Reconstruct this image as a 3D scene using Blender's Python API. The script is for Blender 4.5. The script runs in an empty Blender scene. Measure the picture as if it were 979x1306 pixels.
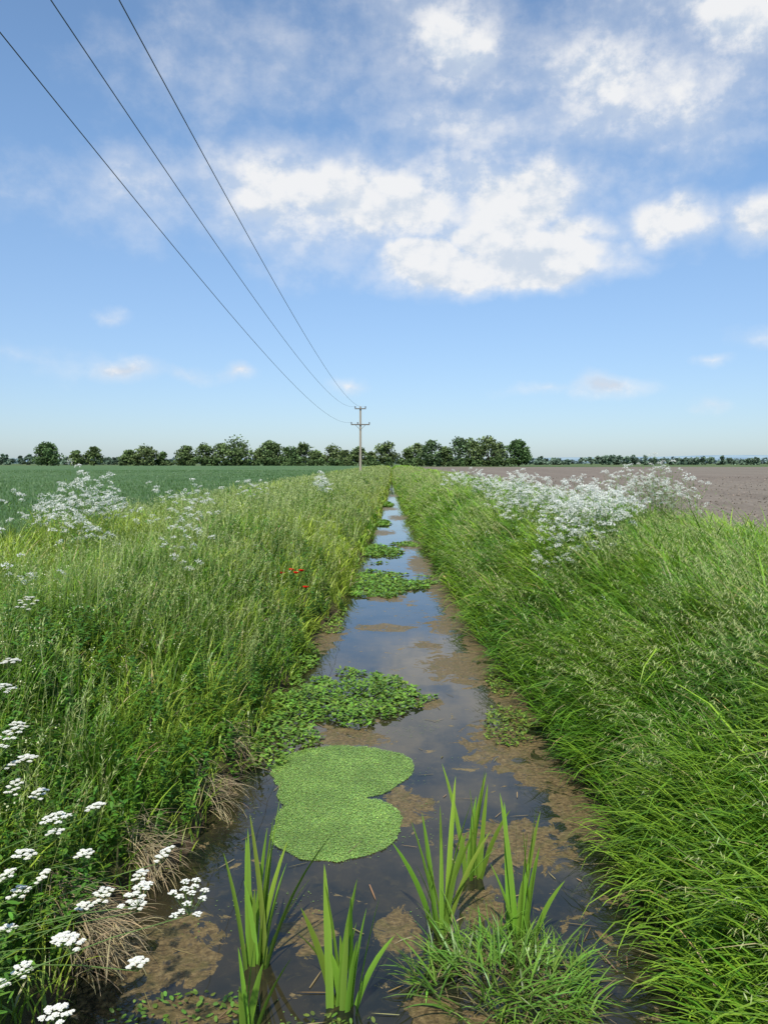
import bpy, math, numpy as np
from mathutils import Vector
rng=np.random.default_rng(7)
U=rng.uniform
scene=bpy.context.scene
scene.view_settings.view_transform='Standard'
scene.view_settings.look='None'
scene.view_settings.exposure=0
pi=math.pi

# ------------------------------------------------------------------ noise
_lat=np.random.default_rng(99).random((256,256))
def vn(x,y,s,o=0):
    x=np.asarray(x,float)*s+o*17.3+1000; y=np.asarray(y,float)*s+o*9.7+1000
    xi=np.floor(x).astype(int); yi=np.floor(y).astype(int); fx=x-xi; fy=y-yi
    fx=fx*fx*(3-2*fx); fy=fy*fy*(3-2*fy)
    g=lambda a,b:_lat[a%256,b%256]
    return (g(xi,yi)*(1-fx)+g(xi+1,yi)*fx)*(1-fy)+(g(xi,yi+1)*(1-fx)+g(xi+1,yi+1)*fx)*fy
def fb(x,y,s,o=0):
    return (vn(x,y,s,o)+.5*vn(x,y,s*2.1,o+3)+.25*vn(x,y,s*4.3,o+5))/1.75

# ------------------------------------------------------------------ geometry accumulator
class Geo:
    def __init__(s): s.v=[];s.f=[];s.c=[];s.n=0
    def add(s,v,faces,c):
        v=np.asarray(v,np.float32).reshape(-1,3)
        for f in faces: s.f.append(np.asarray(f,np.int64)+s.n)
        s.v.append(v); c=np.asarray(c,np.float32)
        if c.ndim==1: c=np.tile(c,(len(v),1))
        s.c.append(c.reshape(-1,3)); s.n+=len(v)
    def build(s,name,mat,smooth=False,parent=None):
        v=np.concatenate(s.v); c=np.concatenate(s.c)
        me=bpy.data.meshes.new(name)
        me.vertices.add(len(v)); me.vertices.foreach_set('co',v.ravel())
        loops=np.concatenate([f.ravel() for f in s.f]).astype(np.int32)
        tot=np.concatenate([np.full(len(f),f.shape[1],np.int32) for f in s.f])
        st=np.concatenate([[0],np.cumsum(tot)[:-1]]).astype(np.int32)
        me.loops.add(len(loops)); me.loops.foreach_set('vertex_index',loops)
        me.polygons.add(len(tot)); me.polygons.foreach_set('loop_start',st)
        try: me.polygons.foreach_set('loop_total',tot)
        except Exception: pass
        me.polygons.foreach_set('use_smooth',np.full(len(tot),smooth))
        a=me.attributes.new('Col','FLOAT_COLOR','POINT')
        a.data.foreach_set('color',np.concatenate([c,np.ones((len(c),1),np.float32)],1).ravel())
        me.update(calc_edges=True); me.validate()
        me.materials.append(mat)
        ob=bpy.data.objects.new(name,me); scene.collection.objects.link(ob)
        if parent: ob.parent=parent
        return ob

T3=(0,.38,.74,1); PG=(.75,1,.62,0); PL=(.25,1,.85,0); T5=(0,.2,.4,.6,.8,1); PI5=(.75,1,1,.88,.58,0)
def full(a,N): return np.broadcast_to(np.asarray(a,float),(N,)).copy()
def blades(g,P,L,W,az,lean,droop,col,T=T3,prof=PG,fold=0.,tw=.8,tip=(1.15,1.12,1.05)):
    P=np.asarray(P,float); N=len(P)
    if N==0: return
    L=full(L,N);W=full(W,N);az=full(az,N);lean=full(lean,N);droop=full(droop,N)
    d=np.stack([np.cos(az),np.sin(az),0*az],1); t=U(-tw,tw,N)
    s=np.stack([-np.sin(az+t),np.cos(az+t),0*az],1)
    pos=[P]; th0=lean
    nrm=[]
    for k in range(1,len(T)):
        th=lean+droop*((T[k]+T[k-1])/2)**1.3
        dr=np.sin(th)[:,None]*d; dr[:,2]=np.cos(th)
        pos.append(pos[-1]+(L*(T[k]-T[k-1]))[:,None]*dr)
        n=-np.cos(th)[:,None]*d; n[:,2]=np.sin(th); nrm.append(n)
    nrm.append(nrm[-1]); K=len(T)
    col=np.asarray(col,float)
    if col.ndim==1: col=np.tile(col,(N,1))
    tip=np.asarray(tip); M=3 if fold else 2
    rows=[];cc=[]
    for k in range(K-1):
        w=(W*prof[k]*.5)[:,None]*s
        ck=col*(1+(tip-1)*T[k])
        if fold:
            rows+= [pos[k]-w, pos[k]-nrm[k]*(W*prof[k]*fold)[:,None], pos[k]+w]; cc+=[ck,ck*.9,ck]
        else: rows+=[pos[k]-w,pos[k]+w]; cc+=[ck,ck]
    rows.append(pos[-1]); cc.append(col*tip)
    V=len(rows); v=np.stack(rows,1); c=np.stack(cc,1)
    b=(np.arange(N)*V)[:,None]
    q=[];tr=[]
    for k in range(K-2):
        for m in range(M-1):
            a=k*M+m; q.append(b+np.array([a,a+1,a+M+1,a+M]))
    for m in range(M-1):
        a=(K-2)*M+m; tr.append(b+np.array([a,a+1,V-1]))
    g.add(v,q+tr,c)
def stempts(P,L,az,lean,droop,K):
    N=len(P);L=full(L,N);d=np.stack([np.cos(az),np.sin(az)],1);pos=[np.asarray(P,float)]
    for k in range(1,K):
        th=lean+droop*((k-.5)/(K-1))**1.3
        st=np.zeros((N,3)); st[:,:2]=np.sin(th)[:,None]*d; st[:,2]=np.cos(th)
        pos.append(pos[-1]+st*(L/(K-1))[:,None])
    return np.stack(pos,1)
def tubes(g,A,R,col,S=4):
    A=np.asarray(A,float);N,K,_=A.shape
    R=np.broadcast_to(np.asarray(R,float),(N,K))
    t=A[:,-1]-A[:,0]; t/=np.linalg.norm(t,axis=1)[:,None]+1e-9
    ref=np.where(np.abs(t[:,2:3])>.9,np.array([[1.,0,0]]),np.array([[0,0,1.]]))
    a=np.cross(t,ref);a/=np.linalg.norm(a,axis=1)[:,None]+1e-9;b=np.cross(t,a)
    ph=np.arange(S)*2*pi/S
    ring=np.cos(ph)[None,:,None]*a[:,None]+np.sin(ph)[None,:,None]*b[:,None]
    v=A[:,:,None]+R[:,:,None,None]*ring[:,None]
    base=(np.arange(N)*K*S)[:,None];q=[]
    for k in range(K-1):
        for m in range(S):
            m2=(m+1)%S; q.append(base+np.array([k*S+m,k*S+m2,(k+1)*S+m2,(k+1)*S+m]))
    col=np.asarray(col,float)
    c=np.tile(col,(N*K*S,1)) if col.ndim==1 else np.repeat(col,K*S,axis=0)
    g.add(v,q,c)
def discs(g,P,r,tilt,col,n=6,up=None):
    P=np.asarray(P,float);N=len(P);r=full(r,N);az=U(0,2*pi,N);tl=np.abs(rng.normal(0,1,N))*tilt
    nx=np.sin(tl)*np.cos(az);ny=np.sin(tl)*np.sin(az);nz=np.cos(tl)
    nn=np.stack([nx,ny,nz],1);a=np.cross(nn,np.array([[0.3,1,0.1]]));a/=np.linalg.norm(a,axis=1)[:,None]+1e-9;b=np.cross(nn,a)
    ph=np.arange(n)*2*pi/n+U(0,6,N)[:,None]; rr=r[:,None]*U(.75,1.1,(N,n))
    v=P[:,None]+rr[...,None]*(np.cos(ph)[...,None]*a[:,None]+np.sin(ph)[...,None]*b[:,None])
    col=np.asarray(col,float)
    if col.ndim==1: col=np.tile(col,(N,1))
    g.add(v,[(np.arange(N)*n)[:,None]+np.arange(n)],np.repeat(col,n,axis=0))
def jit(col,N,s=.18,h=.08):
    c=np.tile(np.asarray(col,float),(N,1))*(1+rng.normal(0,s,N))[:,None].clip(.5,1.7)
    return (c*(1+rng.normal(0,h,(N,3)))).clip(.003,.9)

# ------------------------------------------------------------------ materials
def newmat(name):
    m=bpy.data.materials.new(name);m.use_nodes=True;nt=m.node_tree;nt.nodes.clear();return m,nt
class NT:
    def __init__(s,nt): s.nt=nt;s.N=nt.nodes;s.L=nt.links
    def n(s,t,**k):
        o=s.N.new(t)
        for a,b in k.items(): setattr(o,a,b)
        return o
    def put(s,sock,val):
        if hasattr(val,'is_linked') or isinstance(val,bpy.types.NodeSocket): s.L.new(val,sock)
        else: sock.default_value=val
    def m(s,op,a,b=0.,c=0.,clamp=False):
        o=s.n('ShaderNodeMath',operation=op,use_clamp=clamp)
        for i,v in enumerate((a,b,c)): s.put(o.inputs[i],v)
        return o.outputs[0]
    def vm(s,op,a,b=(0,0,0)):
        o=s.n('ShaderNodeVectorMath',operation=op); s.put(o.inputs[0],a)
        if op!='LENGTH': s.put(o.inputs[1],b)
        return o.outputs['Value'] if op=='LENGTH' else o.outputs[0]
    def sm(s,v,lo,hi,a=0.,b=1.):
        o=s.n('ShaderNodeMapRange',interpolation_type='SMOOTHSTEP');s.put(o.inputs[0],v);s.put(o.inputs[1],lo);s.put(o.inputs[2],hi);s.put(o.inputs[3],a);s.put(o.inputs[4],b);return o.outputs[0]
    def mix(s,f,a,b):
        o=s.n('ShaderNodeMix',data_type='RGBA');s.put(o.inputs[0],f);s.put(o.inputs[6],a);s.put(o.inputs[7],b);return o.outputs[2]
    def noise(s,vec,scale,detail=5,rough=.55,dist=0.):
        o=s.n('ShaderNodeTexNoise');s.put(o.inputs['Vector'],vec);o.inputs['Scale'].default_value=scale;o.inputs['Detail'].default_value=detail;o.inputs['Roughness'].default_value=rough;o.inputs['Distortion'].default_value=dist;return o.outputs[0]
    def bump(s,h,st,dist=.02):
        o=s.n('ShaderNodeBump');s.put(o.inputs['Height'],h);o.inputs['Strength'].default_value=st;o.inputs['Distance'].default_value=dist;return o.outputs[0]
def c4(r,g,b): return (r,g,b,1)

def vegmat(name,trans=.3,rough=.5,spec=.35,gr=(.26,.34,.02)):
    m,nt=newmat(name);h=NT(nt)
    a=h.n('ShaderNodeAttribute',attribute_name='Col')
    p=h.n('ShaderNodeBsdfPrincipled');h.L.new(a.outputs['Color'],p.inputs['Base Color']);p.inputs['Roughness'].default_value=rough
    p.inputs['Specular IOR Level'].default_value=spec
    t=h.n('ShaderNodeBsdfTranslucent')
    h.L.new(h.mix(.35,a.outputs['Color'],c4(*gr)),t.inputs[0])
    x=h.n('ShaderNodeMixShader');x.inputs[0].default_value=trans;h.L.new(p.outputs[0],x.inputs[1]);h.L.new(t.outputs[0],x.inputs[2])
    o=h.n('ShaderNodeOutputMaterial');h.L.new(x.outputs[0],o.inputs[0]);return m
M_grass=vegmat('grass_leaf',.38,.40,.45)
M_leaf=vegmat('leaf',.28,.5,.35)
M_far=vegmat('far_foliage',.2,.9,.05,(.1,.14,.04))
M_soil=vegmat('dry_soil',.0,.95,.05)
M_flow=vegmat('flowering_plant',.25,.6,.2,(.4,.45,.2))
M_dry=vegmat('duckweed_leaf',.1,.4,.4)

# ------------------------------------------------------------------ terrain
ZF=1.4
def XL(y):
    y=np.asarray(y,float)
    return np.interp(y,[2,5,6.5,9.5,12,15,20,28,60,100,150,330],[-1.85,-1.75,-1.45,-1.5,-1.4,-1.15,-1.05,-.85,-.6,-.35,-.05,0])+(.30*(fb(0*y,y,.45,1)-.5)*np.clip(y/6,0,1)+.18*(vn(0*y,y,1.7,7)-.5))*np.clip((150-y)/60,0,1)
def XR(y):
    y=np.asarray(y,float)
    return np.interp(y,[2,5,7,9,12,20,30,60,100,150,330],[1.68,1.80,1.92,1.72,1.52,1.42,1.2,.75,.4,.05,0])+.24*(fb(0*y,y,.5,2)-.5)*np.clip((150-y)/60,0,1)
def gz(x,y):
    x=np.asarray(x,float);y=np.asarray(y,float)
    uR=(x-XR(y))/1.75; uL=(XL(y)-x)/2.1; u=np.maximum(uR,uL)
    up=ZF*np.sin(np.clip(u,0,1)*pi/2)**.85
    dn=np.clip(u,-.25,0)*1.6
    amp=np.clip(u*1.5,0,1)*(np.abs(x)<40)
    return np.where(u>0,up,dn)+amp*(.16*(fb(x,y,.6,4)-.5)+.07*(fb(x,y,2.5,6)-.5))
def axis(lo,hi,step,far,ratio=1.25):
    a=list(np.arange(lo,hi+1e-6,step)); s=step;p=hi
    while p<far: s*=ratio;p+=s;a.append(p)
    return a
def sheet(name,xs,ys,zf,mat,attrs=None):
    X,Y=np.meshgrid(xs,ys);Z=zf(X,Y);nx=len(xs);ny=len(ys)
    i=np.arange((ny-1)*(nx-1));r=i//(nx-1);c=i%(nx-1);b=r*nx+c
    g=Geo();g.add(np.stack([X,Y,Z],-1),[np.stack([b,b+1,b+nx+1,b+nx],1)],(.1,.1,.1));ob=g.build(name,mat,True)
    if attrs:
        for k,f in attrs.items():
            a=ob.data.attributes.new(k,'FLOAT','POINT');a.data.foreach_set('value',f(X,Y).astype(np.float32).ravel())
    return ob
xp=axis(0,7,.12,3500); xs=np.array([-v for v in xp[:0:-1]]+xp)
yy=axis(1,26,.16,4500,1.04); ys=np.array([-40,-25,-15,-8,-4,-2,-1,0,.5]+yy)
m,nt=newmat('ground_mat');h=NT(nt)
geo=h.n('ShaderNodeNewGeometry');pos=geo.outputs['Position'];sx=h.n('ShaderNodeSeparateXYZ');h.L.new(pos,sx.inputs[0]);X,Y,Z=sx.outputs
n1=h.noise(pos,.35,8,.6);n2=h.noise(pos,6,8,.65);n3=h.noise(pos,.02,4,.5)
grass=h.mix(h.sm(n1,.35,.65),c4(.045,.08,.014),c4(.08,.12,.02))
mud=h.mix(n2,c4(.035,.024,.014),c4(.12,.085,.05))
near=h.mix(h.sm(Z,.05,.35),mud,grass)
xw=h.m('ADD',X,h.m('MULTIPLY',h.m('SUBTRACT',n1,.5),1.2))
soil=h.mix(h.sm(n2,.3,.7),c4(.155,.125,.098),c4(.255,.21,.168))
soil=h.mix(h.sm(n3,.35,.7,0,.6),soil,c4(.235,.205,.16))
mpv=h.vm('MULTIPLY',pos,(1.,.02,1.));rown=h.noise(mpv,1.1,6,.75)
soil=h.mix(h.sm(rown,.42,.62,0,.45),soil,c4(.12,.096,.074))
isS=h.m('MULTIPLY',h.sm(xw,5.6,6.0),h.sm(Y,300,306,1,0))
far=h.mix(h.sm(n3,.4,.6),c4(.07,.12,.04),c4(.13,.16,.07))
base=h.mix(h.sm(Y,300,320),near,far);base=h.mix(isS,base,soil)
p=h.n('ShaderNodeBsdfPrincipled');h.L.new(base,p.inputs['Base Color']);p.inputs['Roughness'].default_value=.95;p.inputs['Specular IOR Level'].default_value=.1
hh=h.m('ADD',n2,h.m('MULTIPLY',rown,.8));h.L.new(h.bump(hh,.6,.06),p.inputs['Normal'])
o=h.n('ShaderNodeOutputMaterial');h.L.new(p.outputs[0],o.inputs[0])
sheet('ground',xs,ys,gz,m)
g=Geo();N=24000;yv=8*(90/8)**U(0,1,N);xv=6.1+U(0,1,N)**1.4*yv*.75;
discs(g,np.stack([xv,yv,gz(xv,yv)+.006],1),U(.01,.032,N)*np.maximum(1,yv/14)**.5,.6,jit((.22,.18,.14),N,.18,.03),5);g.build('soil_clods',M_soil)

# crop field (left)
m,nt=newmat('crop_mat');h=NT(nt)
geo=h.n('ShaderNodeNewGeometry');pos=geo.outputs['Position']
a1=h.noise(pos,.08,6,.6);a2=h.noise(pos,5,6,.7)
cb=h.mix(h.sm(a2,.3,.7),c4(.055,.115,.04),c4(.11,.185,.07));cb=h.mix(h.sm(a1,.35,.7,0,.45),cb,c4(.13,.205,.075))
tram=h.n('ShaderNodeSeparateXYZ');h.L.new(pos,tram.inputs[0])
fr=h.m('ABSOLUTE',h.m('SUBTRACT',h.m('FRACT',h.m('DIVIDE',tram.outputs[0],12.)),.5))
cb=h.mix(h.sm(fr,.0,.035,.5,0),cb,c4(.04,.06,.02))
p=h.n('ShaderNodeBsdfPrincipled');h.L.new(cb,p.inputs['Base Color']);p.inputs['Roughness'].default_value=.8;p.inputs['Specular IOR Level'].default_value=.15
h.L.new(h.bump(a2,.9,.15),p.inputs['Normal']);o=h.n('ShaderNodeOutputMaterial');h.L.new(p.outputs[0],o.inputs[0])
cx=np.array([-v for v in axis(6.6,30,.3,1500,1.2)][::-1]+[-6.5]); cy=np.array([-15,-6]+[v for v in axis(0,60,.5,300,1.05) if v<=300]+[300.])
def cz(x,y): return np.where(x>-6.55,1.2,1.84+.1*(vn(x,y,1.7,3)-.5)+.12*(fb(x,y,.06,8)-.5))
sheet('crop_field',cx,cy,cz,m)

# ------------------------------------------------------------------ water
AL=[(1.20,14.3,.65,.9),(1.04,11.3,.65,1.0),(1.17,8.2,.48,.7),(1.44,7.45,.45,.45),(-.43,8.4,.36,.35),(.1,6.7,.28,.36),(.92,6.0,.52,.48),(-1.39,4.7,.45,.36),
(-.55,4.9,.18,.28),(-1.1,4.2,.36,.14),(.05,4.9,.18,.28),(-.14,14,.6,.38),(1.1,18.4,.4,1.9),(.8,22.6,.4,2.4),(-1.1,13.4,.3,1.2),(.62,5.2,.28,.25),(.3,4.2,.3,.15),(-.1,17,.5,.5),
(.7,28,.5,1.7),(-.5,33,.7,1.4),(.4,42,.7,2.2),(-.3,50,.8,2),(.3,70,.7,3),(1.5,9.6,.26,1.3),(1.45,12.6,.3,1.6),(1.3,16,.3,1.7),(1.62,6.6,.25,.7),(.45,9.6,.2,.3),(.55,12.6,.3,.3)]
def alg(X,Y):
    A=np.zeros_like(X)
    for x,y,a,b in AL: A=np.maximum(A,1-((X-x)/(a*1.25))**2-((Y-y)/(b*1.25))**2)
    A=np.maximum(A,.45*np.clip(fb(X,Y,.9,12)*2-1,0,1))
    return A
DK=[(-.50,7.50,.68,.66),(-.62,7.05,.42,.5),(-.45,6.28,.52,.52),(-.62,6.5,.36,.45),(-.28,6.45,.36,.4),(-.15,7.6,.38,.42)]
def dk(X,Y):
    A=np.full_like(X,-1.)
    for x,y,a,b in DK:
        A=np.maximum(A,1-np.sqrt(((X-x)/a)**2+((Y-y)/b)**2))
    return A+.16*(fb(X,Y,2.6,20)-.5)+.07*(vn(X,Y,14,22)-.5)
m,nt=newmat('water_mat');h=NT(nt)
geo=h.n('ShaderNodeNewGeometry');pos=geo.outputs['Position']
aa=h.n('ShaderNodeAttribute',attribute_name='algae').outputs['Fac'];ad=h.n('ShaderNodeAttribute',attribute_name='duck').outputs['Fac']
w1=h.noise(pos,3.5,10,.68,.8);w2=h.noise(pos,28,6,.7);w3=h.noise(pos,1.2,5,.6,.4);w4=h.noise(pos,9,8,.7,1.);w5=h.noise(pos,7,6,.6,.5)
msk=h.sm(h.m('ADD',aa,h.m('MULTIPLY',h.m('SUBTRACT',w1,.5),3.6)),.50,.53)
msk=h.m('MULTIPLY',msk,h.sm(w4,.38,.43,.35,1))
murk=h.mix(h.sm(w3,.38,.62),c4(.010,.013,.010),c4(.036,.030,.016));murk=h.mix(h.sm(w4,.5,.7,0,.5),murk,c4(.075,.06,.022))
pw=h.n('ShaderNodeBsdfPrincipled');h.L.new(murk,pw.inputs['Base Color']);pw.inputs['Roughness'].default_value=.02;pw.inputs['IOR'].default_value=1.52
h.L.new(h.bump(h.noise(pos,2.2,2,.4),.06,.02),pw.inputs['Normal'])
ac=h.mix(h.sm(w2,.35,.68),c4(.09,.06,.024),c4(.24,.17,.07));ac=h.mix(h.sm(w5,.45,.65,0,.6),ac,c4(.10,.09,.025));ac=h.mix(h.sm(w1,.55,.7,0,.6),ac,c4(.28,.21,.10))
pa=h.n('ShaderNodeBsdfPrincipled');h.L.new(ac,pa.inputs['Base Color']);pa.inputs['Roughness'].default_value=.5;h.L.new(h.bump(h.m('ADD',w2,w5),.9,.02),pa.inputs['Normal'])
s1=h.n('ShaderNodeMixShader');h.L.new(msk,s1.inputs[0]);h.L.new(pw.outputs[0],s1.inputs[1]);h.L.new(pa.outputs[0],s1.inputs[2])
dc=h.mix(w2,c4(.11,.20,.04),c4(.19,.32,.07));pd=h.n('ShaderNodeBsdfPrincipled');h.L.new(dc,pd.inputs['Base Color']);pd.inputs['Roughness'].default_value=.5
s2=h.n('ShaderNodeMixShader');h.L.new(h.sm(ad,.01,.02),s2.inputs[0]);h.L.new(s1.outputs[0],s2.inputs[1]);h.L.new(pd.outputs[0],s2.inputs[2])
o=h.n('ShaderNodeOutputMaterial');h.L.new(s2.outputs[0],o.inputs[0])
wy=np.array([-40,-10,-2,0.]+[v for v in axis(1,16,.04,330,1.02) if v<330])
sheet('water',np.arange(-2.3,2.35,.045),wy,lambda X,Y:0*X,m,{'algae':alg,'duck':dk})

g=Geo();N=80000;x=U(-1.4,.4,N);y=U(5.4,8.5,N);k=dk(x,y)>.0;x=x[k];y=y[k]
tn=fb(x,y,4,33)
discs(g,np.stack([x,y,U(.003,.010,len(x))],1),U(.004,.0085,len(x)),.22,jit((.22,.355,.075),len(x),.2,.07)*(.65+.7*tn[:,None]),5)
N=3000;x=U(-1.5,1.5,N);y=U(4,9,N);k=((dk(x,y)>-.14)|(fb(x,y,2,31)>.6));x=x[k];y=y[k]
discs(g,np.stack([x,y,0*x+.004],1),U(.003,.006,len(x)),.1,jit((.19,.31,.06),len(x)),5)
g.build('duckweed',M_dry)

# ------------------------------------------------------------------ grasses
def samp(R0,y0,p,ya,yb,xa,xb):
    yg=np.linspace(ya,yb,4000);r=R0*np.minimum(1,(y0/yg)**p)
    c=np.concatenate([[0],np.cumsum((r[1:]+r[:-1])/2*np.diff(yg))]);N=int(c[-1]*(xb-xa))
    y=np.interp(U(0,c[-1],N),c,yg);x=U(xa,xb,N);return x,y
def lod(y,y0=7,p=.85): return np.maximum(1,y/y0)**p
def mixc(a,b,t): return np.asarray(a)[None]*(1-t[:,None])+np.asarray(b)[None]*t[:,None]
def clumps(x,y,k,r):
    n=len(x);ci=np.repeat(np.arange(n),k);N=len(ci);s=r*lod(y,10,.5)[ci]
    return ci,x[ci]+rng.normal(0,1,N)*s,y[ci]+rng.normal(0,1,N)*s
def seedstems(g,P,L,az,le,dr,col,hang=2.3,sw=.007,n=9,t0=.68):
    N=len(P);s=lod(P[:,1],7,.8)
    A=stempts(P,L,az,le,dr,7);
    blades(g,P,L,.0032*s,az,le,dr,np.asarray(col)*.8,T=(0,1/6,2/6,3/6,4/6,5/6,1),prof=(1,1,1,1,.9,.8,0))
    for j in range(n):
        t=t0+(1-t0)*(j+U(0,1,N))/n; f=t*6;i=np.minimum(f.astype(int),5);w=(f-i)[:,None]
        q=A[np.arange(N),i]*(1-w)+A[np.arange(N),i+1]*w
        blades(g,q,U(.03,.055,N)*lod(P[:,1],12,.5),sw*s,az+rng.normal(0,1.1,N),U(hang-.6,hang,N),U(0,.5,N),jit(col,N,.15,.05),T=(0,.4,1),prof=(.4,1,0))
# right bank
g=Geo()
cx_,cy_=samp(92,7,1.5,2.2,330,.2,6.0);ci,x,y=clumps(cx_,cy_,17,.08)
nC=len(cx_);caz=rng.normal(0,.9,nC);cl=U(.6,1.45,nC);ct=U(-.45,.45,nC);cdr=U(.4,1.9,nC);cw=U(.7,1.5,nC)
k=(x>XR(y)-.02);ci=ci[k];x=x[k];y=y[k];u=(x-XR(y));N=len(x)
az=pi-.45+caz[ci]+rng.normal(0,.6,N)
patch=fb(x,y,.8,40)
L=(.36+.32*U(0,1,N))*(.60+.7*patch)*cl[ci]*np.where(u<.25,.8,1.)*np.where(x>4.6,1.2,1)
c=mixc((.080,.225,.018),(.245,.41,.040),np.clip(patch*2.1-.65+ct[ci]+U(-.2,.2,N),0,1));c*=U(.7,1.35,N)[:,None]
dry=U(0,1,N)<.04;c[dry]=jit((.42,.40,.18),dry.sum())
sl=1-np.clip(u/1.6,0,1)
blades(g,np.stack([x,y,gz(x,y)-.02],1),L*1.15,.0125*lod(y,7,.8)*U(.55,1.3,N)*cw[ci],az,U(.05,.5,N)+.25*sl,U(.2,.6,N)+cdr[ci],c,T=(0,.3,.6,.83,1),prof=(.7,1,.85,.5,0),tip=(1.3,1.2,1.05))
x,y=samp(120,8,1.2,3,200,.5,6.0);k=(x>XR(y)+.15)&(fb(x,y,.7,44)>.42);x=x[k];y=y[k];N=len(x)
az=pi+rng.normal(0,.9,N)-.3
seedstems(g,np.stack([x,y,gz(x,y)],1),U(.6,.95,N),az,U(.05,.35,N),U(.5,1.5,N),(.42,.48,.19))
g.build('bank_grass',M_grass)
print('right grass verts',g.n)

# left bank
g=Geo()
cx_,cy_=samp(96,7,1.5,2.2,330,-6.6,-.1);ci,x,y=clumps(cx_,cy_,16,.065)
nC=len(cx_);caz=U(0,2*pi,nC);cl=U(.5,1.5,nC);ct=U(-.5,.5,nC);cdr=U(.1,1.7,nC);cw=U(.6,1.6,nC)
k=(x<XL(y)+.02);ci=ci[k];x=x[k];y=y[k];u=XL(y)-x
thin=(u<.22)&(y<8.)&(U(0,1,len(x))<.7);x=x[~thin];y=y[~thin];u=u[~thin];ci=ci[~thin];N=len(x)
az=caz[ci]+rng.normal(0,.8,N);patch=fb(x,y,.7,50);p2=fb(x,y,.45,55)
L=(.24+.26*U(0,1,N))*(.55+.75*patch)*cl[ci]*np.where(u<.3,.8,1.)*np.where(x<-4.6,1.2,1)
c=mixc((.10,.25,.020),(.34,.46,.06),np.clip(p2*2.6-.6+ct[ci]+U(-.2,.2,N),0,1));c*=U(.7,1.35,N)[:,None]
dry=U(0,1,N)<.05;c[dry]=jit((.45,.41,.22),dry.sum())
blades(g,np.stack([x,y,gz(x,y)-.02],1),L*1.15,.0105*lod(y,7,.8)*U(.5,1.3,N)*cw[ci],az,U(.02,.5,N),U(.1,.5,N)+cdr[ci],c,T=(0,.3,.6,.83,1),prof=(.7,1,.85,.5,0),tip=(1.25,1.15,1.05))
x,y=samp(140,8,1.2,3,220,-6.4,-.5);k=(x<XL(y)-.15)&(fb(x,y,.6,46)>.42);x=x[k];y=y[k];N=len(x)
az=rng.normal(0,1.4,N)
seedstems(g,np.stack([x,y,gz(x,y)],1),U(.45,.85,N),az,U(.0,.22,N),U(.05,.7,N),(.40,.48,.18),hang=1.2,sw=.006,n=8,t0=.78)
g.build('bank_grass',M_grass)
print('left grass verts',g.n)

# crop blades
g=Geo();N=120000
yv=6*(120/6)**U(0,1,N);xv=-6.3-U(0,1,N)**1.5*np.minimum(60,yv*.9+4)
k=(xv>-yv*.75-4);xv=xv[k];yv=yv[k];N=len(xv)
pn=fb(xv,yv,.3,60);c=mixc((.055,.13,.042),(.11,.205,.07),np.clip(pn*1.5-.2+U(-.2,.2,N),0,1))
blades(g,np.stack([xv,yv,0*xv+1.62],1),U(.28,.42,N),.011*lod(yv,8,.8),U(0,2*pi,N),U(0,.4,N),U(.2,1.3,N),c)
g.build('wheat_crop',M_grass)

# broad leaved weeds on banks
def weeds(g,x,y,hgt,nl,ll,lw,col,flower=None):
    N=len(x);P=np.stack([x,y,gz(x,y)],1);az=U(0,6.3,N);le=U(0,.25,N);dr=U(0,.5,N)
    A=stempts(P,hgt,az,le,dr,6);s=lod(y,9,.6)
    tubes(g,A,(.003*s)[:,None]*np.linspace(1,.5,6)[None],np.asarray(col)*.8,3)
    for j in range(nl):
        t=.15+.85*(j+U(0,1,N))/nl;f=t*5;i=np.minimum(f.astype(int),4);w=(f-i)[:,None]
        q=A[np.arange(N),i]*(1-w)+A[np.arange(N),i+1]*w
        blades(g,q,ll*U(.6,1.2,N)*(1.15-.6*t)*s,lw*U(.7,1.2,N)*(1.15-.6*t)*s,U(0,6.3,N),U(.8,1.4,N),U(.2,.9,N),jit(col,N,.2,.08),prof=PL,tw=.3)
    if flower is not None:
        for j in range(9):
            q=A[:,-1]+rng.normal(0,.018,(N,3));discs(g,q,.006*s,.7,jit(flower,N,.05,.02),5)
g=Geo()
x,y=samp(34,8,1.3,2.2,80,-6,-1.3);k=(x<XL(y)-.05)&(fb(x,y,.5,70)>.48);x=x[k];y=y[k]
weeds(g,x,y,U(.30,.65,len(x)),20,.09,.042,(.085,.21,.027))
x,y=samp(20,8,1.2,2.2,70,-6,-1.3);k=(x<XL(y)-.05)&(fb(x,y,.6,75)>.48);x=x[k];y=y[k]
weeds(g,x,y,U(.3,.75,len(x)),28,.05,.02,(.17,.32,.035))
x,y=samp(14,9,1.1,4,60,-6,-1.5);k=(x<XL(y)-.3);x=x[k];y=y[k]
weeds(g,x,y,U(.5,.85,len(x)),12,.05,.014,(.20,.32,.035),(.70,.72,.42))
x,y=samp(9,9,1.2,3,60,1.5,5.5);k=(x>XR(y)+.02)&(fb(x,y,.5,72)>.5);x=x[k];y=y[k]
weeds(g,x,y,U(.3,.6,len(x)),22,.09,.04,(.10,.23,.03))
y=U(5,13,60);x=XR(y)+U(-.04,.3,60);weeds(g,x,y,U(.2,.5,60),24,.09,.045,(.09,.21,.03))
y=U(4.5,16,70);x=XL(y)-U(-.04,.35,70);weeds(g,x,y,U(.15,.45,70),24,.07,.04,(.10,.22,.03))
x=U(-3.2,-1.85,210);y=U(1.9,4.8,210);weeds(g,x,y,U(.35,.9,210),26,.065,.034,(.10,.225,.028))
g.build('broadleaf_weeds',M_leaf)
g=Geo();N=90;y=rng.normal(13.6,1.7,N);x=2.75+rng.normal(0,.28,N)
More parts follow.
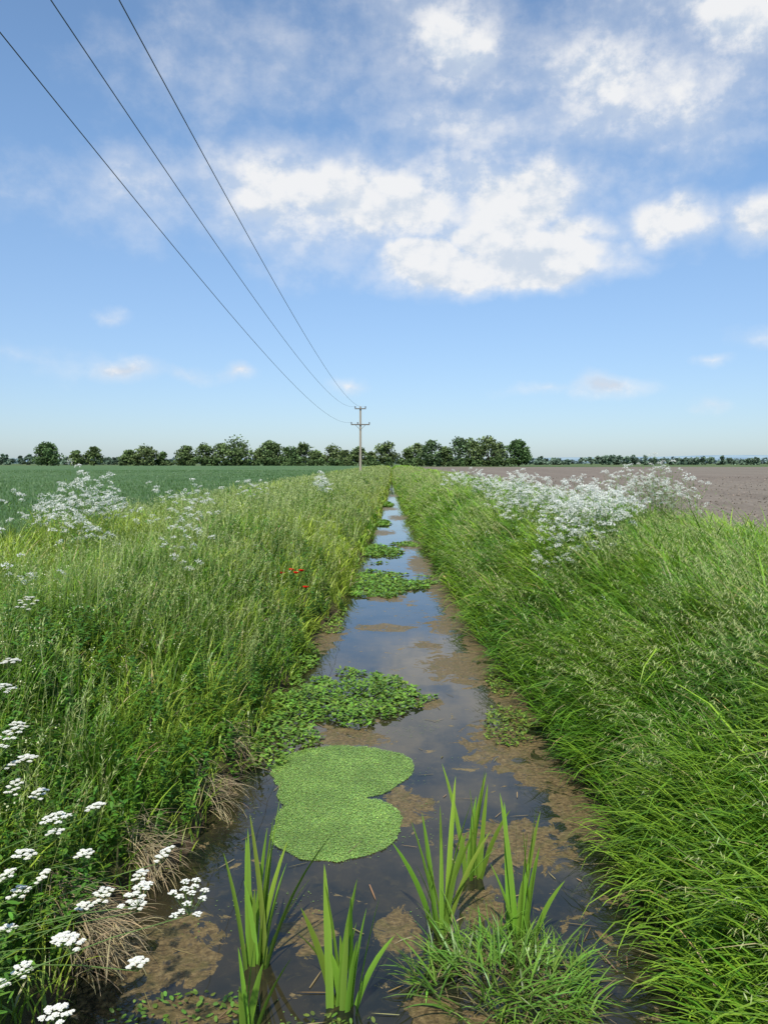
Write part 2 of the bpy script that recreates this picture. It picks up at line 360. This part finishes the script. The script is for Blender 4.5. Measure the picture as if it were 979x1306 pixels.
weeds(g,x,y,U(.6,1.0,N),28,.08,.05,(.27,.41,.05),(.8,.82,.72));g.build('garlic_mustard',M_leaf)

# ------------------------------------------------------------------ cow parsley
WH=(.84,.84,.78)
def umbels(g,C,R,near=False):
    C=np.asarray(C,float);n=len(C);R=full(R,n);k=13 if near else 12
    tz=rng.normal(0,.35,(n,2))
    for j in range(k):
        rr=math.sqrt((j+.3)/k);ph=j*2.4+U(0,.4,n)
        off=np.stack([np.cos(ph)*rr,np.sin(ph)*rr,np.full(n,.42*(1-rr*rr))],1)*R[:,None]+rng.normal(0,.05,(n,3))*R[:,None]
        off[:,2]+=off[:,0]*tz[:,0]+off[:,1]*tz[:,1]
        q=C+off;root=C.copy();root[:,2]-=R*.75
        if near: 
            tubes(g,np.stack([root,(root+q)/2+np.array([0,0,-.004]),q],1),.0009,(.12,.21,.05),3)
            for l in range(11):
                r2=math.sqrt((l+.5)/11)*.21;p2=l*2.4+U(0,1,n)
                f=q+np.stack([np.cos(p2)*r2,np.sin(p2)*r2,np.full(n,.09*(1-(r2/.21)**2))],1)*R[:,None]
                tubes(g,np.stack([q-np.array([0,0,.010]),f],1),.0005,(.16,.25,.06),3)
                for b in range(5):
                    blades(g,f,.0052*U(.7,1.2,n),.0045,b*1.257+p2,1.25,.3,jit(WH,n,.06,.02),T=(0,.6,1),prof=(.4,1,0),tw=.1)
        else:
            for l in range(7):
                f=q+rng.normal(0,.13,(n,3))*R[:,None]*np.array([1,1,.9])
                discs(g,f,R*.105*U(.7,1.3,n),1.2,jit(WH,n,.08,.02),5)
def parsley(cx,cy,sx,sy,nplants,H=(1.0,1.3),R=(.04,.06),perp=6):
    g=Geo();x=cx+rng.normal(0,sx,nplants).clip(-2*sx,2*sx);y=cy+rng.normal(0,sy,nplants).clip(-2*sy,2*sy);z=gz(x,y);s=lod(y,14,.6)
    edge=np.exp(-.5*(((x-cx)/sx/1.6)**2+((y-cy)/sy/1.6)**2))
    Ht=(H[0]+(H[1]-H[0])*edge)*U(.85,1.08,nplants);az=U(0,6.3,nplants)
    P=np.stack([x,y,z],1);A=stempts(P,Ht*.72,az,U(0,.12,nplants),U(0,.2,nplants),5)
    tubes(g,A,(.004*s)[:,None]*np.linspace(1,.6,5)[None],(.12,.21,.04),4)
    for j in range(perp):
        lev=U(.0,1.,nplants);fi=1.6+2.4*lev;i0=np.minimum(fi.astype(int),3);w=(fi-i0)[:,None]
        r_=np.arange(nplants);b=A[r_,i0]*(1-w)+A[r_,i0+1]*w
        a=j*2*pi/perp+U(-.4,.4,nplants);rad=U(.06,.34,nplants)
        e=b+np.stack([np.cos(a)*rad,np.sin(a)*rad,Ht*.30*U(.6,1.1,nplants)],1)
        mid=(b+e)/2+np.stack([np.cos(a)*rad*.2,np.sin(a)*rad*.2,0*a],1)
        tubes(g,np.stack([b,mid,e],1),(.0018*s)[:,None],(.13,.22,.05),3)
        e[:,2]+=.02;umbels(g,e,U(R[0],R[1],nplants)*s)
    n=nplants*130;i=np.arange(n)%nplants;t=U(.05,.85,n);q=P[i]+np.stack([rng.normal(0,.16,n),rng.normal(0,.16,n),t*Ht[i]],1)
    blades(g,q,U(.03,.07,n),U(.008,.018,n)*lod(q[:,1],9,.5),U(0,6.3,n),U(.7,1.5,n),U(0,.8,n),jit((.12,.25,.035),n),prof=PL)
    g.build('cow_parsley',M_flow)
parsley(-5.0,12.0,.42,.5,24,(.95,1.45),(.05,.075),7)
parsley(-4.4,10.6,.25,.4,6,(.8,1.1),(.05,.07),6)
parsley(-4.6,16.8,.35,.6,6,(1.0,1.3),(.05,.07),6)
parsley(-3.7,13.6,.25,.5,5,(.8,1.1),(.05,.065),6)
parsley(-2.75,10.6,.15,.3,4,(.75,1.0),(.045,.06),5)
parsley(-2.9,30,.3,1.4,9,(1.0,1.3),(.045,.065),6)
parsley(-3.8,23,.3,1.0,4,(.95,1.2),(.04,.055),6)
parsley(-3.45,7.2,.2,.3,2,(.7,.9),(.035,.05),5)
parsley(3.15,12.3,.30,.6,26,(.85,1.25),(.055,.08),8)
parsley(3.45,13.8,.30,.6,22,(.9,1.35),(.055,.075),8)
parsley(3.15,16.0,.33,.8,22,(.9,1.3),(.05,.075),8)
parsley(4.9,14.8,.38,.5,24,(1.25,1.75),(.04,.06),9)
parsley(4.1,14.6,.3,.5,10,(1.0,1.4),(.05,.07),7)
parsley(3.15,20.2,.3,1.0,20,(1.0,1.35),(.05,.07),8)
parsley(3.1,26,.3,1.3,13,(1.0,1.35),(.045,.065),7)
parsley(2.9,34,.35,2,9,(1.0,1.3),(.045,.06),6)
parsley(2.6,11.6,.18,.5,9,(.6,.85),(.045,.06),5)
# near plants with individually arching stalks
g=Geo()
UM=[(-.62,2.35,1.66,.058),(-.80,2.42,1.64,.048),(-.98,2.35,1.53,.04),(-1.07,2.5,1.45,.036),(-.76,2.30,1.50,.03),(-.98,2.25,1.38,.045),(-.86,2.6,1.5,.026),
(-1.20,2.75,1.72,.05),(-1.10,2.85,1.72,.034),(-1.27,2.9,1.6,.03),(-1.05,2.8,1.42,.036),(-1.14,2.85,1.35,.03),
(-1.50,3.0,1.92,.05),(-1.40,2.95,1.86,.036),(-1.45,2.95,1.75,.03),(-1.5,3.05,1.80,.03),(-1.62,3.2,2.05,.055),(-1.56,3.15,2.18,.036),(-1.9,4.0,2.26,.05),
(-1.30,2.6,1.42,.03),(-1.28,2.5,1.30,.034),(-.86,2.9,1.52,.034),(-1.15,2.3,1.20,.03),(-1.0,2.2,1.22,.034),(-1.35,2.7,1.55,.028),(-1.18,2.6,1.60,.022),(-.95,2.9,1.44,.028),
(-1.25,2.62,1.66,.036),(-1.08,2.7,1.62,.03),(-1.33,2.75,1.46,.036),(-1.16,2.42,1.40,.03),(-1.42,3.1,1.66,.034),(-1.55,3.2,1.90,.034)]
UM=np.array(UM);n=len(UM)
e=UM[:,:3];j=np.arange(n)%5
bx=np.array([-2.05,-2.2,-2.0,-2.3,-2.15])[j];by=np.array([2.2,2.7,2.45,3.0,3.3])[j]
b=np.stack([bx,by,gz(bx,by)],1);b[:,2]+=U(.1,.4,n)
c1=b+(e-b)*np.array([.35,.5,.75]);tt=np.linspace(0,1,9)[None,:,None]
e2=e.copy();e2[:,2]-=UM[:,3]*.75
A=(1-tt)**2*b[:,None]+2*tt*(1-tt)*c1[:,None]+tt**2*e2[:,None]
tubes(g,A,np.linspace(.0035,.0014,9)[None],(.14,.23,.06),5)
umbels(g,e,UM[:,3],True)
N=7500;i=rng.integers(0,n,N);kk=rng.integers(0,6,N);q=A[i,kk]+rng.normal(0,.07,(N,3))
blades(g,q,U(.02,.055,N),U(.008,.02,N),U(0,6.3,N),U(.7,1.6,N),U(0,.8,N),jit((.11,.24,.03),N),prof=PL)
g.build('cow_parsley',M_flow)

# ------------------------------------------------------------------ poppies
g=Geo()
for (px,py,pz) in [(-1.66,13.3,1.08),(-1.57,13.3,1.12),(-1.92,13.4,1.06),(-1.46,13.0,.88),(-1.75,13.4,1.12)]:
    b=np.array([px-.15,py+.1,float(gz(px-.15,py+.1))]);e=np.array([px,py,pz])
    tubes(g,np.stack([b,(b+e)/2+np.array([-.03,0,.03]),e])[None],.003,(.09,.17,.03),4)
    for a in range(6):
        blades(g,e[None],.058,.07,a*pi/3+.2*a,.6+.2*(a%2),.7,jit((.75,.02,.008),1,.1,.02),T=(0,.3,.7,.92,1),prof=(.3,.9,1.1,.7,0),tw=.1,tip=(1,1,1))
    discs(g,e[None]+np.array([[0,0,.012]]),.010,.1,(.02,.02,.02),6)
mp_=vegmat('poppy_petal',.25,.6,.2,(.7,.02,.01));g.build('poppy',mp_)

# ------------------------------------------------------------------ water plants
def reed(name,cx,cy,tips,w=.024):
    g=Geo();tips=np.array(tips,float);ex=tips[rng.integers(0,len(tips),len(tips)//2)]*U(.45,.85,(len(tips)//2,1));ex[:,0]+=rng.normal(0,.06,len(ex));tips=np.concatenate([tips,ex]);n=len(tips)
    P=np.stack([cx+rng.normal(0,.03,n)+tips[:,0]*.06,cy+rng.normal(0,.035,n),np.full(n,-.08)],1)
    dx=tips[:,0];dy=tips[:,2]-.05;hh=tips[:,1]+.08;hor=np.hypot(dx,dy);L=np.hypot(hor,hh)*1.03
    ang=np.arctan2(hor,hh);az=np.arctan2(dy,dx)
    for i in range(n):
        blades(g,P[i:i+1],L[i],w*U(.8,1.2),az[i],ang[i]*.5,ang[i]*.95,jit((.17,.32,.04),1,.16,.08),T=(0,.12,.25,.4,.55,.7,.85,.95,1),prof=(.8,1,1,1,.95,.82,.55,.25,0),fold=.16,tw=1.4,tip=(1.35,1.2,1.1))
    k=3;blades(g,np.tile(P[:1],(k,1)),U(.25,.45,k),w*.5,U(0,6.3,k),U(.9,1.2,k),U(.5,1.0,k),jit((.36,.30,.15),k),T=T5,prof=PI5)
    g.build(name,M_leaf,True)
B='branched_bur_reed'
reed(B,-.82,4.6,[(-.10,.90,.0),(-.03,.72,.1),(.10,.86,.05),(.16,.60,-.1),(.20,.70,.1),(.46,.80,.0),(.04,.5,-.1),(-.06,.55,-.1),(.3,.45,.1),(.13,.95,.1),(-.14,.7,.0),(.0,.8,.0)],.038)
reed(B,-.26,4.25,[(-.10,.68,.0),(-.04,.75,.1),(.10,.55,.0),(.15,.60,.1),(.04,.5,-.05),(-.28,.35,.0),(.25,.4,.0),(.0,.62,.0),(.12,.7,.0),(-.2,.55,.0)],.042)
reed(B,.28,4.9,[(-.30,.55,.0),(-.10,.72,.1),(-.02,.80,.0),(.07,.95,.1),(.16,.65,.0),(.33,.6,.1),(.06,.55,-.1),(-.18,.42,.0),(.45,.5,.1),(-.2,.75,.0),(.22,.85,.0)],.037)
reed(B,.57,5.55,[(-.20,.82,.0),(-.06,.62,.1),(.06,.68,.0),(.15,.72,.1),(.24,.5,.0),(.0,.5,.0),(.1,.8,.0)],.037)
reed(B,.80,4.82,[(-.12,.92,.0),(-.03,.80,.1),(.05,.70,.0),(.16,.75,.1),(.10,.6,.0),(.20,.45,-.1),(-.2,.5,.0),(.0,.86,.0),(.10,.85,.0),(-.06,.7,.0)],.040)
reed(B,-.76,4.02,[(-.05,.5,.0),(.10,.40,.0),(.22,.36,.1),(-.02,.34,.0),(.05,.45,.1)],.036)
g=Geo();N=900;r=np.sqrt(U(0,1,N))*.52;a=U(0,6.3,N);x=.62+r*np.cos(a);y=4.38+r*np.sin(a)*.9;kk=fb(x,y,3.5,66)>.34;x=x[kk];y=y[kk];r=r[kk];a=a[kk];N=len(x)
blades(g,np.stack([x,y,.0+.08*(1-(r/.54)**2)],1),U(.08,.32,N),U(.007,.014,N),a+rng.normal(0,1.2,N),U(.2,1.2,N)+r*.5,U(.3,1.4,N),jit((.15,.29,.04),N,.28,.1),T=T5,prof=PI5,tw=1.2)
k=rng.integers(0,N,300);blades(g,np.stack([x[k],y[k],0*x[k]+.02],1),U(.1,.3,300),.007,U(0,6.3,300),U(1.0,1.5,300),U(.1,.5,300),jit((.26,.22,.11),300),T=T5,prof=PI5)
N=45;a=U(0,6.3,N);blades(g,np.stack([.6+.35*np.cos(a),4.32+.3*np.sin(a),0*a+.03],1),U(.22,.45,N),.013,a,U(.5,1.2,N),U(.2,.8,N),jit((.16,.30,.05),N),T=T5,prof=PI5,tw=1.2)
g.build('sweet_grass_clump',M_grass)
g=Geo();N=110;x=U(-1.5,1.6,N);y=3.9+U(0,1,N)**1.5*6;blades(g,np.stack([x,y,0*x+.006],1),U(.05,.22,N),U(.004,.010,N),U(0,6.3,N),1.56,.01,jit((.22,.165,.08),N,.3,.1),T=T5,prof=PI5,tw=.1)
g.build('floating_leaf_litter',M_soil)

def raft(g,cx,cy,rx,ry,N,hmax=.14,ll=.05,col=(.15,.28,.04),o=0,amp=2.2):
    x=cx+U(-1.3,1.3,N)*rx;y=cy+U(-1.3,1.3,N)*ry
    d=.9-((x-cx)/rx)**2-((y-cy)/ry)**2+(fb(x,y,1.9,80+o)-.5)*amp;k=d>.12;x=x[k];y=y[k];d=d[k];n=len(x)
    z=.01+hmax*np.clip(d,0,1)*U(0,1,n)*(.4+1.2*vn(x,y,4,82));s=lod(y,9,.55)
    c=jit(col,n,.28,.1);blades(g,np.stack([x,y,z],1),ll*U(.6,1.3,n)*s,ll*.72*U(.7,1.2,n)*s,U(0,6.3,n),U(.8,1.5,n),U(0,.7,n),c,T=(0,.3,.75,1),prof=(.3,1,.9,0))
g=Geo();raft(g,-.55,9.7,.95,1.15,10000,.17);raft(g,-1.25,8.6,.45,1.5,5000,.16,o=2);raft(g,-1.45,11.5,.3,1.4,3500,.15,o=3)
g.build('watercress',M_leaf)
g=Geo();raft(g,-.25,19.0,1.15,2.0,11000,.08,o=4,amp=2.8);g.build('watercress',M_leaf)
g=Geo();raft(g,-.55,25.5,.75,2.2,6500,.08,o=5,amp=2.8);raft(g,.5,28,.6,.8,1000,.05,o=6);g.build('watercress',M_leaf)
g=Geo()
for i,(a,b,c_,d_) in enumerate([(-.6,38,.5,2.0),(-.35,55,.45,2.6)]): raft(g,a,b,c_,d_,2500,.08,.06,o=8+i)
g.build('watercress',M_leaf)
g=Geo();raft(g,1.30,8.6,.28,.8,1300,.07,.04,(.15,.23,.035),20);raft(g,1.42,10.3,.15,.9,900,.08,.04,(.14,.22,.035),21);raft(g,-1.15,4.15,.35,.2,200,.03,.035,(.14,.25,.04),22);raft(g,-.3,4.05,.35,.12,130,.03,.03,(.14,.22,.04),23)
raft(g,-1.15,14.5,.3,1.8,1900,.08,.04,(.16,.26,.04),24)
g.build('brooklime',M_leaf)

# dead straw at left waterline
g=Geo()
for (cx,cy,r,N) in [(-1.86,4.62,.11,520),(-1.78,5.5,.08,200),(-1.55,6.6,.10,130),(-1.52,7.4,.08,70)]:
    x=cx+rng.normal(0,r,N);y=cy+rng.normal(0,r*.9,N);z=np.maximum(gz(x,y),0)+U(.05,.28,N)
    blades(g,np.stack([x,y,z],1),U(.15,.35,N),U(.004,.007,N),rng.normal(-.3,.7,N),U(1.0,1.8,N),U(.5,1.4,N),jit((.33,.27,.16),N,.3,.05),T=T5,prof=PI5)
g.build('dead_grass_tussock',vegmat('straw',.15,.7,.2,(.3,.25,.15)))

# ------------------------------------------------------------------ trees
def crown(g,cx,cy,z0,w,hh,nc,nl,ls,col):
    ang=U(0,6.3,nc);t=U(0,1,nc);rad=w*.5*np.sqrt(U(0,1,nc))*np.sin(np.clip(.22+t*.78,0,1)*pi)**.6*.8
    C=np.stack([cx+rad*np.cos(ang),cy+rad*np.sin(ang)*.8,z0+hh*(.12+.76*t)],1);R=w*U(.12,.22,nc)
    i=np.repeat(np.arange(nc),nl);n=len(i);v=rng.normal(0,1,(n,3));v/=np.linalg.norm(v,axis=1)[:,None]
    P=C[i]+v*(R[i]*U(.5,1.1,n))[:,None]*np.array([1,1,.75])
    cc=np.asarray(col)[None]*U(.6,1.5,nc)[i][:,None]*U(.7,1.3,n)[:,None]
    discs(g,P,ls*U(.6,1.3,n),1.2,cc,5)
def tree(g,x,y,H,W,col,nc=22,nl=60,ls=.42,bole=.16):
    z=ZF-.1
    tubes(g,np.array([[[x,y,z],[x+.1,y,z+H*.3],[x,y,z+H*.75]]]),np.array([[.35,.28,.1]])*H/11,(.09,.075,.055),6)
    for a in range(5):
        an=a*1.26+U(0,1);b=np.array([x,y,z+H*U(.22,.45)]);e=b+np.array([math.cos(an)*W*.33,math.sin(an)*W*.3,H*.25])
        tubes(g,np.stack([b,(b+e)/2+np.array([0,0,-.2]),e])[None],np.array([[.16,.1,.05]])*H/11,(.09,.075,.055),5)
    crown(g,x,y,z+H*bole*.4,W,H*(1-bole*.4),nc,nl,ls,col)
F=350/980.
def TX(px,d=350): return (px-500)/980*d
for (px,top,wpx,nm,col) in [(60,564,40,'oak_tree',(.10,.165,.065)),(661,559,36,'oak_tree',(.095,.16,.06)),(345,561,36,'ash_tree',(.14,.20,.08))]:  # leaf greens carry a light bluish tint, painted-in aerial haze
    g=Geo();tree(g,TX(px),350,(590-top)*F+1.6,wpx*F,np.array(col),50,90,.42,.1);g.build(nm,M_far)
g=Geo()
for (px,top,wpx) in [(86,573,18),(105,570,22),(158,573,24),(180,569,34),(199,576,16),
  (243,568,28),(262,567,28),(283,564,32),(307,558,40),(324,572,18),(366,568,28),(385,566,30),(404,573,20),(422,568,30),(440,574,18),(457,569,28),(473,575,16),(493,563,28),
  (520,570,18),(533,566,26),(549,562,32),(566,570,22),(584,560,36),(602,558,36),(620,559,36),(637,564,28)]:
    col=np.array([(.105,.17,.065),(.13,.185,.07),(.115,.175,.08),(.16,.21,.085)][rng.integers(0,4)])  # slight distance haze mixed into these tree and scrub greens
    tree(g,TX(px),352+U(-10,14),((590-top)*F+1.6)*U(.97,1.1),wpx*F*1.2,col,28,62,.44,.06)
for px in np.arange(236,650,3.4):
    if 503<px<513: continue
    if U()<.18: continue
    crown(g,TX(px),345+U(-4,4),ZF-.3,U(4,6.5),U(2.2,5.6),5,45,.4,np.array((.11,.17,.065)))
for px in np.arange(150,212,5): crown(g,TX(px),356+U(-4,4),ZF-.3,U(4,6),U(2,3.6),4,40,.4,np.array((.12,.17,.07)))
g.build('tree_line',M_far)
g=Geo()
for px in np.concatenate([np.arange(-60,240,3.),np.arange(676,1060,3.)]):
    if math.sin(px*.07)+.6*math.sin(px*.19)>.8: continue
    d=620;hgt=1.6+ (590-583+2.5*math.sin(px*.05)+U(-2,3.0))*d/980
    crown(g,TX(px,d),d+U(-25,25),ZF-.3,U(7,12),max(2.5,hgt),4,34,.85,np.array((.14,.20,.14)))  # greyed blue-green: aerial haze painted into the foliage colour
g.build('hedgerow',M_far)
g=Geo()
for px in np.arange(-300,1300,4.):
    d=1300;hgt=U(6,11);crown(g,TX(px,d),d+U(-60,60),ZF-.5,U(16,26),hgt,4,22,1.9,np.array((.20,.27,.27)))  # paler and bluer still, distance haze put into the leaf colour
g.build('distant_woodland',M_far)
m,nt=newmat('hazy_hill_mat');h=NT(nt);p=h.n('ShaderNodeBsdfPrincipled');geo=h.n('ShaderNodeNewGeometry')
haze_col=h.mix(h.sm(h.noise(geo.outputs['Position'],.006,6),.4,.6),c4(.22,.31,.38),c4(.29,.38,.42));h.L.new(haze_col,p.inputs['Base Color']);p.inputs['Roughness'].default_value=1;p.inputs['Specular IOR Level'].default_value=0  # blue-grey base colour stands in for aerial haze over the hills
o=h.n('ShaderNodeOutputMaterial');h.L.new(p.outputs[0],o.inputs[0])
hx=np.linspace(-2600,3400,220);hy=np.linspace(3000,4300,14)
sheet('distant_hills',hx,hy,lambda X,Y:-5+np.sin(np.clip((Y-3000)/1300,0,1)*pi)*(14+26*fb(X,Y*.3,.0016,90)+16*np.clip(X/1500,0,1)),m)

# ------------------------------------------------------------------ utility poles and wires
M_wood=bpy.data.materials.new('pole_wood');M_wood.use_nodes=True;h=NT(M_wood.node_tree);p=h.N['Principled BSDF'];tc=h.n('ShaderNodeTexCoord')
mp=h.n('ShaderNodeMapping');h.L.new(tc.outputs['Object'],mp.inputs[0]);mp.inputs['Scale'].default_value=(12,12,.8)
h.L.new(h.mix(h.noise(mp.outputs[0],2,6),c4(.22,.19,.14),c4(.40,.35,.28)),p.inputs['Base Color']);p.inputs['Roughness'].default_value=.85
def simple(name,col,r=.5,me=0.):
    m=bpy.data.materials.new(name);m.use_nodes=True;h=NT(m.node_tree);p=h.N['Principled BSDF'];tc=h.n('ShaderNodeTexCoord')
    h.L.new(h.mix(h.noise(tc.outputs['Object'],9,4),c4(*[v*.8 for v in col]),c4(*[v*1.15 for v in col])),p.inputs['Base Color']);p.inputs['Roughness'].default_value=r;p.inputs['Metallic'].default_value=me;return m
M_ins=simple('insulator_ceramic',(.10,.06,.045),.25);M_steel=simple('galvanised_steel',(.3,.31,.32),.5,.7);M_wire=simple('wire_metal',(.07,.075,.085),.6,.3);M_arm=simple('weathered_crossarm',(.12,.105,.085),.8)
def part(g,name,mat,par): return g.build(name,mat,False,par)
def pole(px,py,z0,zt,zarm):
    par=bpy.data.objects.new('utility_pole',None);scene.collection.objects.link(par)
    G=lambda:Geo()
    g=G();zs=np.linspace(z0,zt,7);tubes(g,np.stack([np.full(7,px),np.full(7,py),zs],1)[None],np.linspace(.15,.10,7)[None],(.3,.3,.3),12)
    tubes(g,np.array([[[px,py,zt-.001],[px,py,zt+.05]]]),np.array([[.10,.02]]),(.3,.3,.3),12);part(g,'shaft',M_wood,par)
    def beam(name,x0,x1,z,hw,y=-.17):
        g=G();v=[(x,py+y+sy,z+sz) for x in (x0,x1) for sy,sz in ((-hw,-hw),(hw,-hw),(hw,hw),(-hw,hw))]
        g.add(v,[[[0,1,5,4],[1,2,6,5],[2,3,7,6],[3,0,4,7],[3,2,1,0],[4,5,6,7]]],(.3,.3,.3));o=part(g,name,M_arm,par)
        b=o.modifiers.new('b','BEVEL');b.width=.01
    za=zarm-.22
    beam('lower_crossarm',px-1.05,px+1.05,za,.06);beam('upper_crossarm',px-.62,px+.62,zt-.25,.055)
    g=G()
    for s in (-1,1): tubes(g,np.array([[[px+s*.55,py-.18,za-.05],[px,py-.14,za-.6]]]),.022,(.3,.3,.3),4)
    part(g,'braces',M_steel,par)
    g=G()
    for (ax,az_) in [(px-1.0,za),(px+1.0,za),(px-.3,za),(px-.57,zt-.25),(px+.57,zt-.25)]:
        K=9;rr=[.02,.02,.06,.035,.065,.035,.06,.04,.015];tubes(g,np.stack([np.full(K,ax),np.full(K,py-.17),az_+.06+np.linspace(0,.22,K)],1)[None],np.array([rr])*1.3,(.3,.3,.3),10)
    part(g,'insulators',M_ins,par)
    return par
pole(-3.55,86,ZF-.3,9.3,7.5)
pole(-3.75,-12,ZF-.3,10.5,9.8)
def wire(a,thru,x1):
    t1=86-thru[0];A=.00090;B=(thru[1]-a[2]-A*t1*t1)/t1
    g=Geo();t=np.linspace(0,98,120);x=a[0]+(x1-a[0])*t/98;z=a[2]+B*t+A*t*t
    pts=np.stack([x,86-.17-t*(97.83/98.),z],1);tubes(g,pts[None],.0075,(.1,.1,.1),6);g.build('power_line',M_wire,True)
wire((-4.55,86,7.55),(8.6,7.9),-4.42)
wire((-4.12,86,9.32),(8.5,8.1),-3.66)
wire((-2.98,86,9.32),(8.1,7.9),-2.86)

# ------------------------------------------------------------------ world
EL=math.radians(50);AZ=math.atan2(-.12,-.99)
S=Vector((math.sin(AZ)*math.cos(EL),math.cos(AZ)*math.cos(EL),math.sin(EL)))
w=bpy.data.worlds.new('World');scene.world=w;w.use_nodes=True;h=NT(w.node_tree);h.N.clear()
sky=h.n('ShaderNodeTexSky',sky_type='NISHITA');sky.sun_disc=False;sky.sun_elevation=EL;sky.sun_rotation=AZ%(2*pi);sky.air_density=1.0;sky.dust_density=.6;sky.ozone_density=2.0
tc=h.n('ShaderNodeTexCoord');sp=h.n('ShaderNodeSeparateXYZ');h.L.new(tc.outputs['Generated'],sp.inputs[0])
az=h.m('ARCTAN2',sp.outputs[0],sp.outputs[1]);el=h.m('ARCSINE',sp.outputs[2])
cm=h.n('ShaderNodeCombineXYZ');h.L.new(az,cm.inputs[0]);h.L.new(el,cm.inputs[1]);v=cm.outputs[0]
CL=[(.14,.243,.23,.036,1.9),(.06,.254,.12,.05,1.7),(.19,.258,.15,.055,1.8),(.12,.285,.14,.050,1.3),(.24,.285,.10,.045,1.3),
(.00,.325,.36,.11,1.15),(-.12,.345,.22,.09,1.1),(.16,.325,.26,.09,1.15),(.337,.288,.085,.055,1.3),(.46,.275,.08,.05,1.35),
(.30,.45,.40,.15,.82),(.06,.50,.24,.13,.85),(-.32,.33,.16,.09,.68),(-.20,.46,.22,.13,.58),(.10,.41,.20,.08,.80),(.42,.50,.28,.12,.95),
(-.335,.113,.06,.020,.85),(-.264,.112,.06,.014,.7),(-.187,.114,.04,.018,.8),(.273,.093,.07,.022,.95),(-.06,.096,.05,.017,.75),(-.355,.183,.035,.014,.65),(-.45,.12,.14,.025,.5),(.19,.092,.08,.014,.55),(.40,.125,.03,.012,.6),(.44,.15,.035,.020,.5),(.40,.07,.03,.014,.6),
(.1,.66,.6,.14,.6),(-.5,.62,.3,.15,.5),(.7,.4,.25,.2,.55),(-.8,.45,.25,.15,.55)]
wn=h.n('ShaderNodeTexNoise');h.L.new(v,wn.inputs['Vector']);wn.inputs['Scale'].default_value=14;wn.inputs['Detail'].default_value=8
vw=h.vm('ADD',v,h.vm('MULTIPLY',h.vm('SUBTRACT',wn.outputs['Color'],(.5,.5,.5)),(.08,.05,0)))
D=None
for a,e,ww,hh_,amp in CL:
    r=h.vm('LENGTH',h.vm('MULTIPLY',h.vm('SUBTRACT',vw,(a,e,0)),(1/ww,1/hh_,0)))
    t=h.m('MULTIPLY_ADD',r,-amp,amp);D=t if D is None else h.m('MAXIMUM',D,t)
D=h.m('MAXIMUM',D,-.25)
v2=h.vm('MULTIPLY',v,(1,1.25,1))
f1=h.noise(v2,9,10,.60,.0)
d=h.m('ADD',D,h.m('MULTIPLY',h.m('SUBTRACT',f1,.5),1.55))
thin_=h.sm(d,.0,1.0,0,.72);dense=h.sm(d,.5,1.0)
alpha=h.m('MINIMUM',h.m('ADD',h.m('MULTIPLY',thin_,.85),h.m('MULTIPLY',dense,.45)),.96)
up=h.noise(h.vm('ADD',v2,(-.006,.022,0)),9,5,.5,.0);lo_=h.noise(v2,9,5,.5,.0)
relief=h.m('SUBTRACT',lo_,up)
shade=h.m('MAXIMUM',h.sm(h.m('ADD',relief,h.m('MULTIPLY',h.m('SUBTRACT',f1,lo_),1.6)),-.12,.05),h.sm(dense,.0,.5,.55,0))
cc=h.mix(shade,c4(.68,.76,.87),c4(.96,.965,.975))
hz=h.sm(el,0.,.45)
b1=h.n('ShaderNodeBackground');b1.inputs[1].default_value=.14
tc_=h.mix(hz,c4(.66,.78,.98),c4(.92,1.13,1.26))
tint=h.n('ShaderNodeMix',data_type='RGBA',blend_type='MULTIPLY');tint.inputs[0].default_value=1;h.L.new(sky.outputs[0],tint.inputs[6]);h.L.new(tc_,tint.inputs[7])
skc=h.mix(h.sm(el,.0,.5,.25,.07),tint.outputs[2],c4(4.2,5.1,5.8));h.L.new(skc,b1.inputs[0])
b2=h.n('ShaderNodeBackground');h.L.new(cc,b2.inputs[0]);b2.inputs[1].default_value=.94
mx=h.n('ShaderNodeMixShader');h.L.new(alpha,mx.inputs[0]);h.L.new(b1.outputs[0],mx.inputs[1]);h.L.new(b2.outputs[0],mx.inputs[2])
o=h.n('ShaderNodeOutputWorld');h.L.new(mx.outputs[0],o.inputs[0])
ld=bpy.data.lights.new('sun','SUN');ld.energy=5.0;ld.angle=math.radians(.5);ld.color=(1,.95,.85)
lo=bpy.data.objects.new('sun',ld);scene.collection.objects.link(lo);lo.rotation_euler=S.to_track_quat('Z','Y').to_euler();lo.location=(0,0,30)

cam=bpy.data.cameras.new('camera');co=bpy.data.objects.new('camera',cam);scene.collection.objects.link(co);scene.camera=co
co.location=(0,0,3);co.rotation_euler=(pi/2,0,0);cam.sensor_fit='VERTICAL';cam.sensor_height=36;cam.lens=27.0;cam.shift_y=-.048;cam.shift_x=-.008;cam.clip_end=9000;cam.clip_start=.05
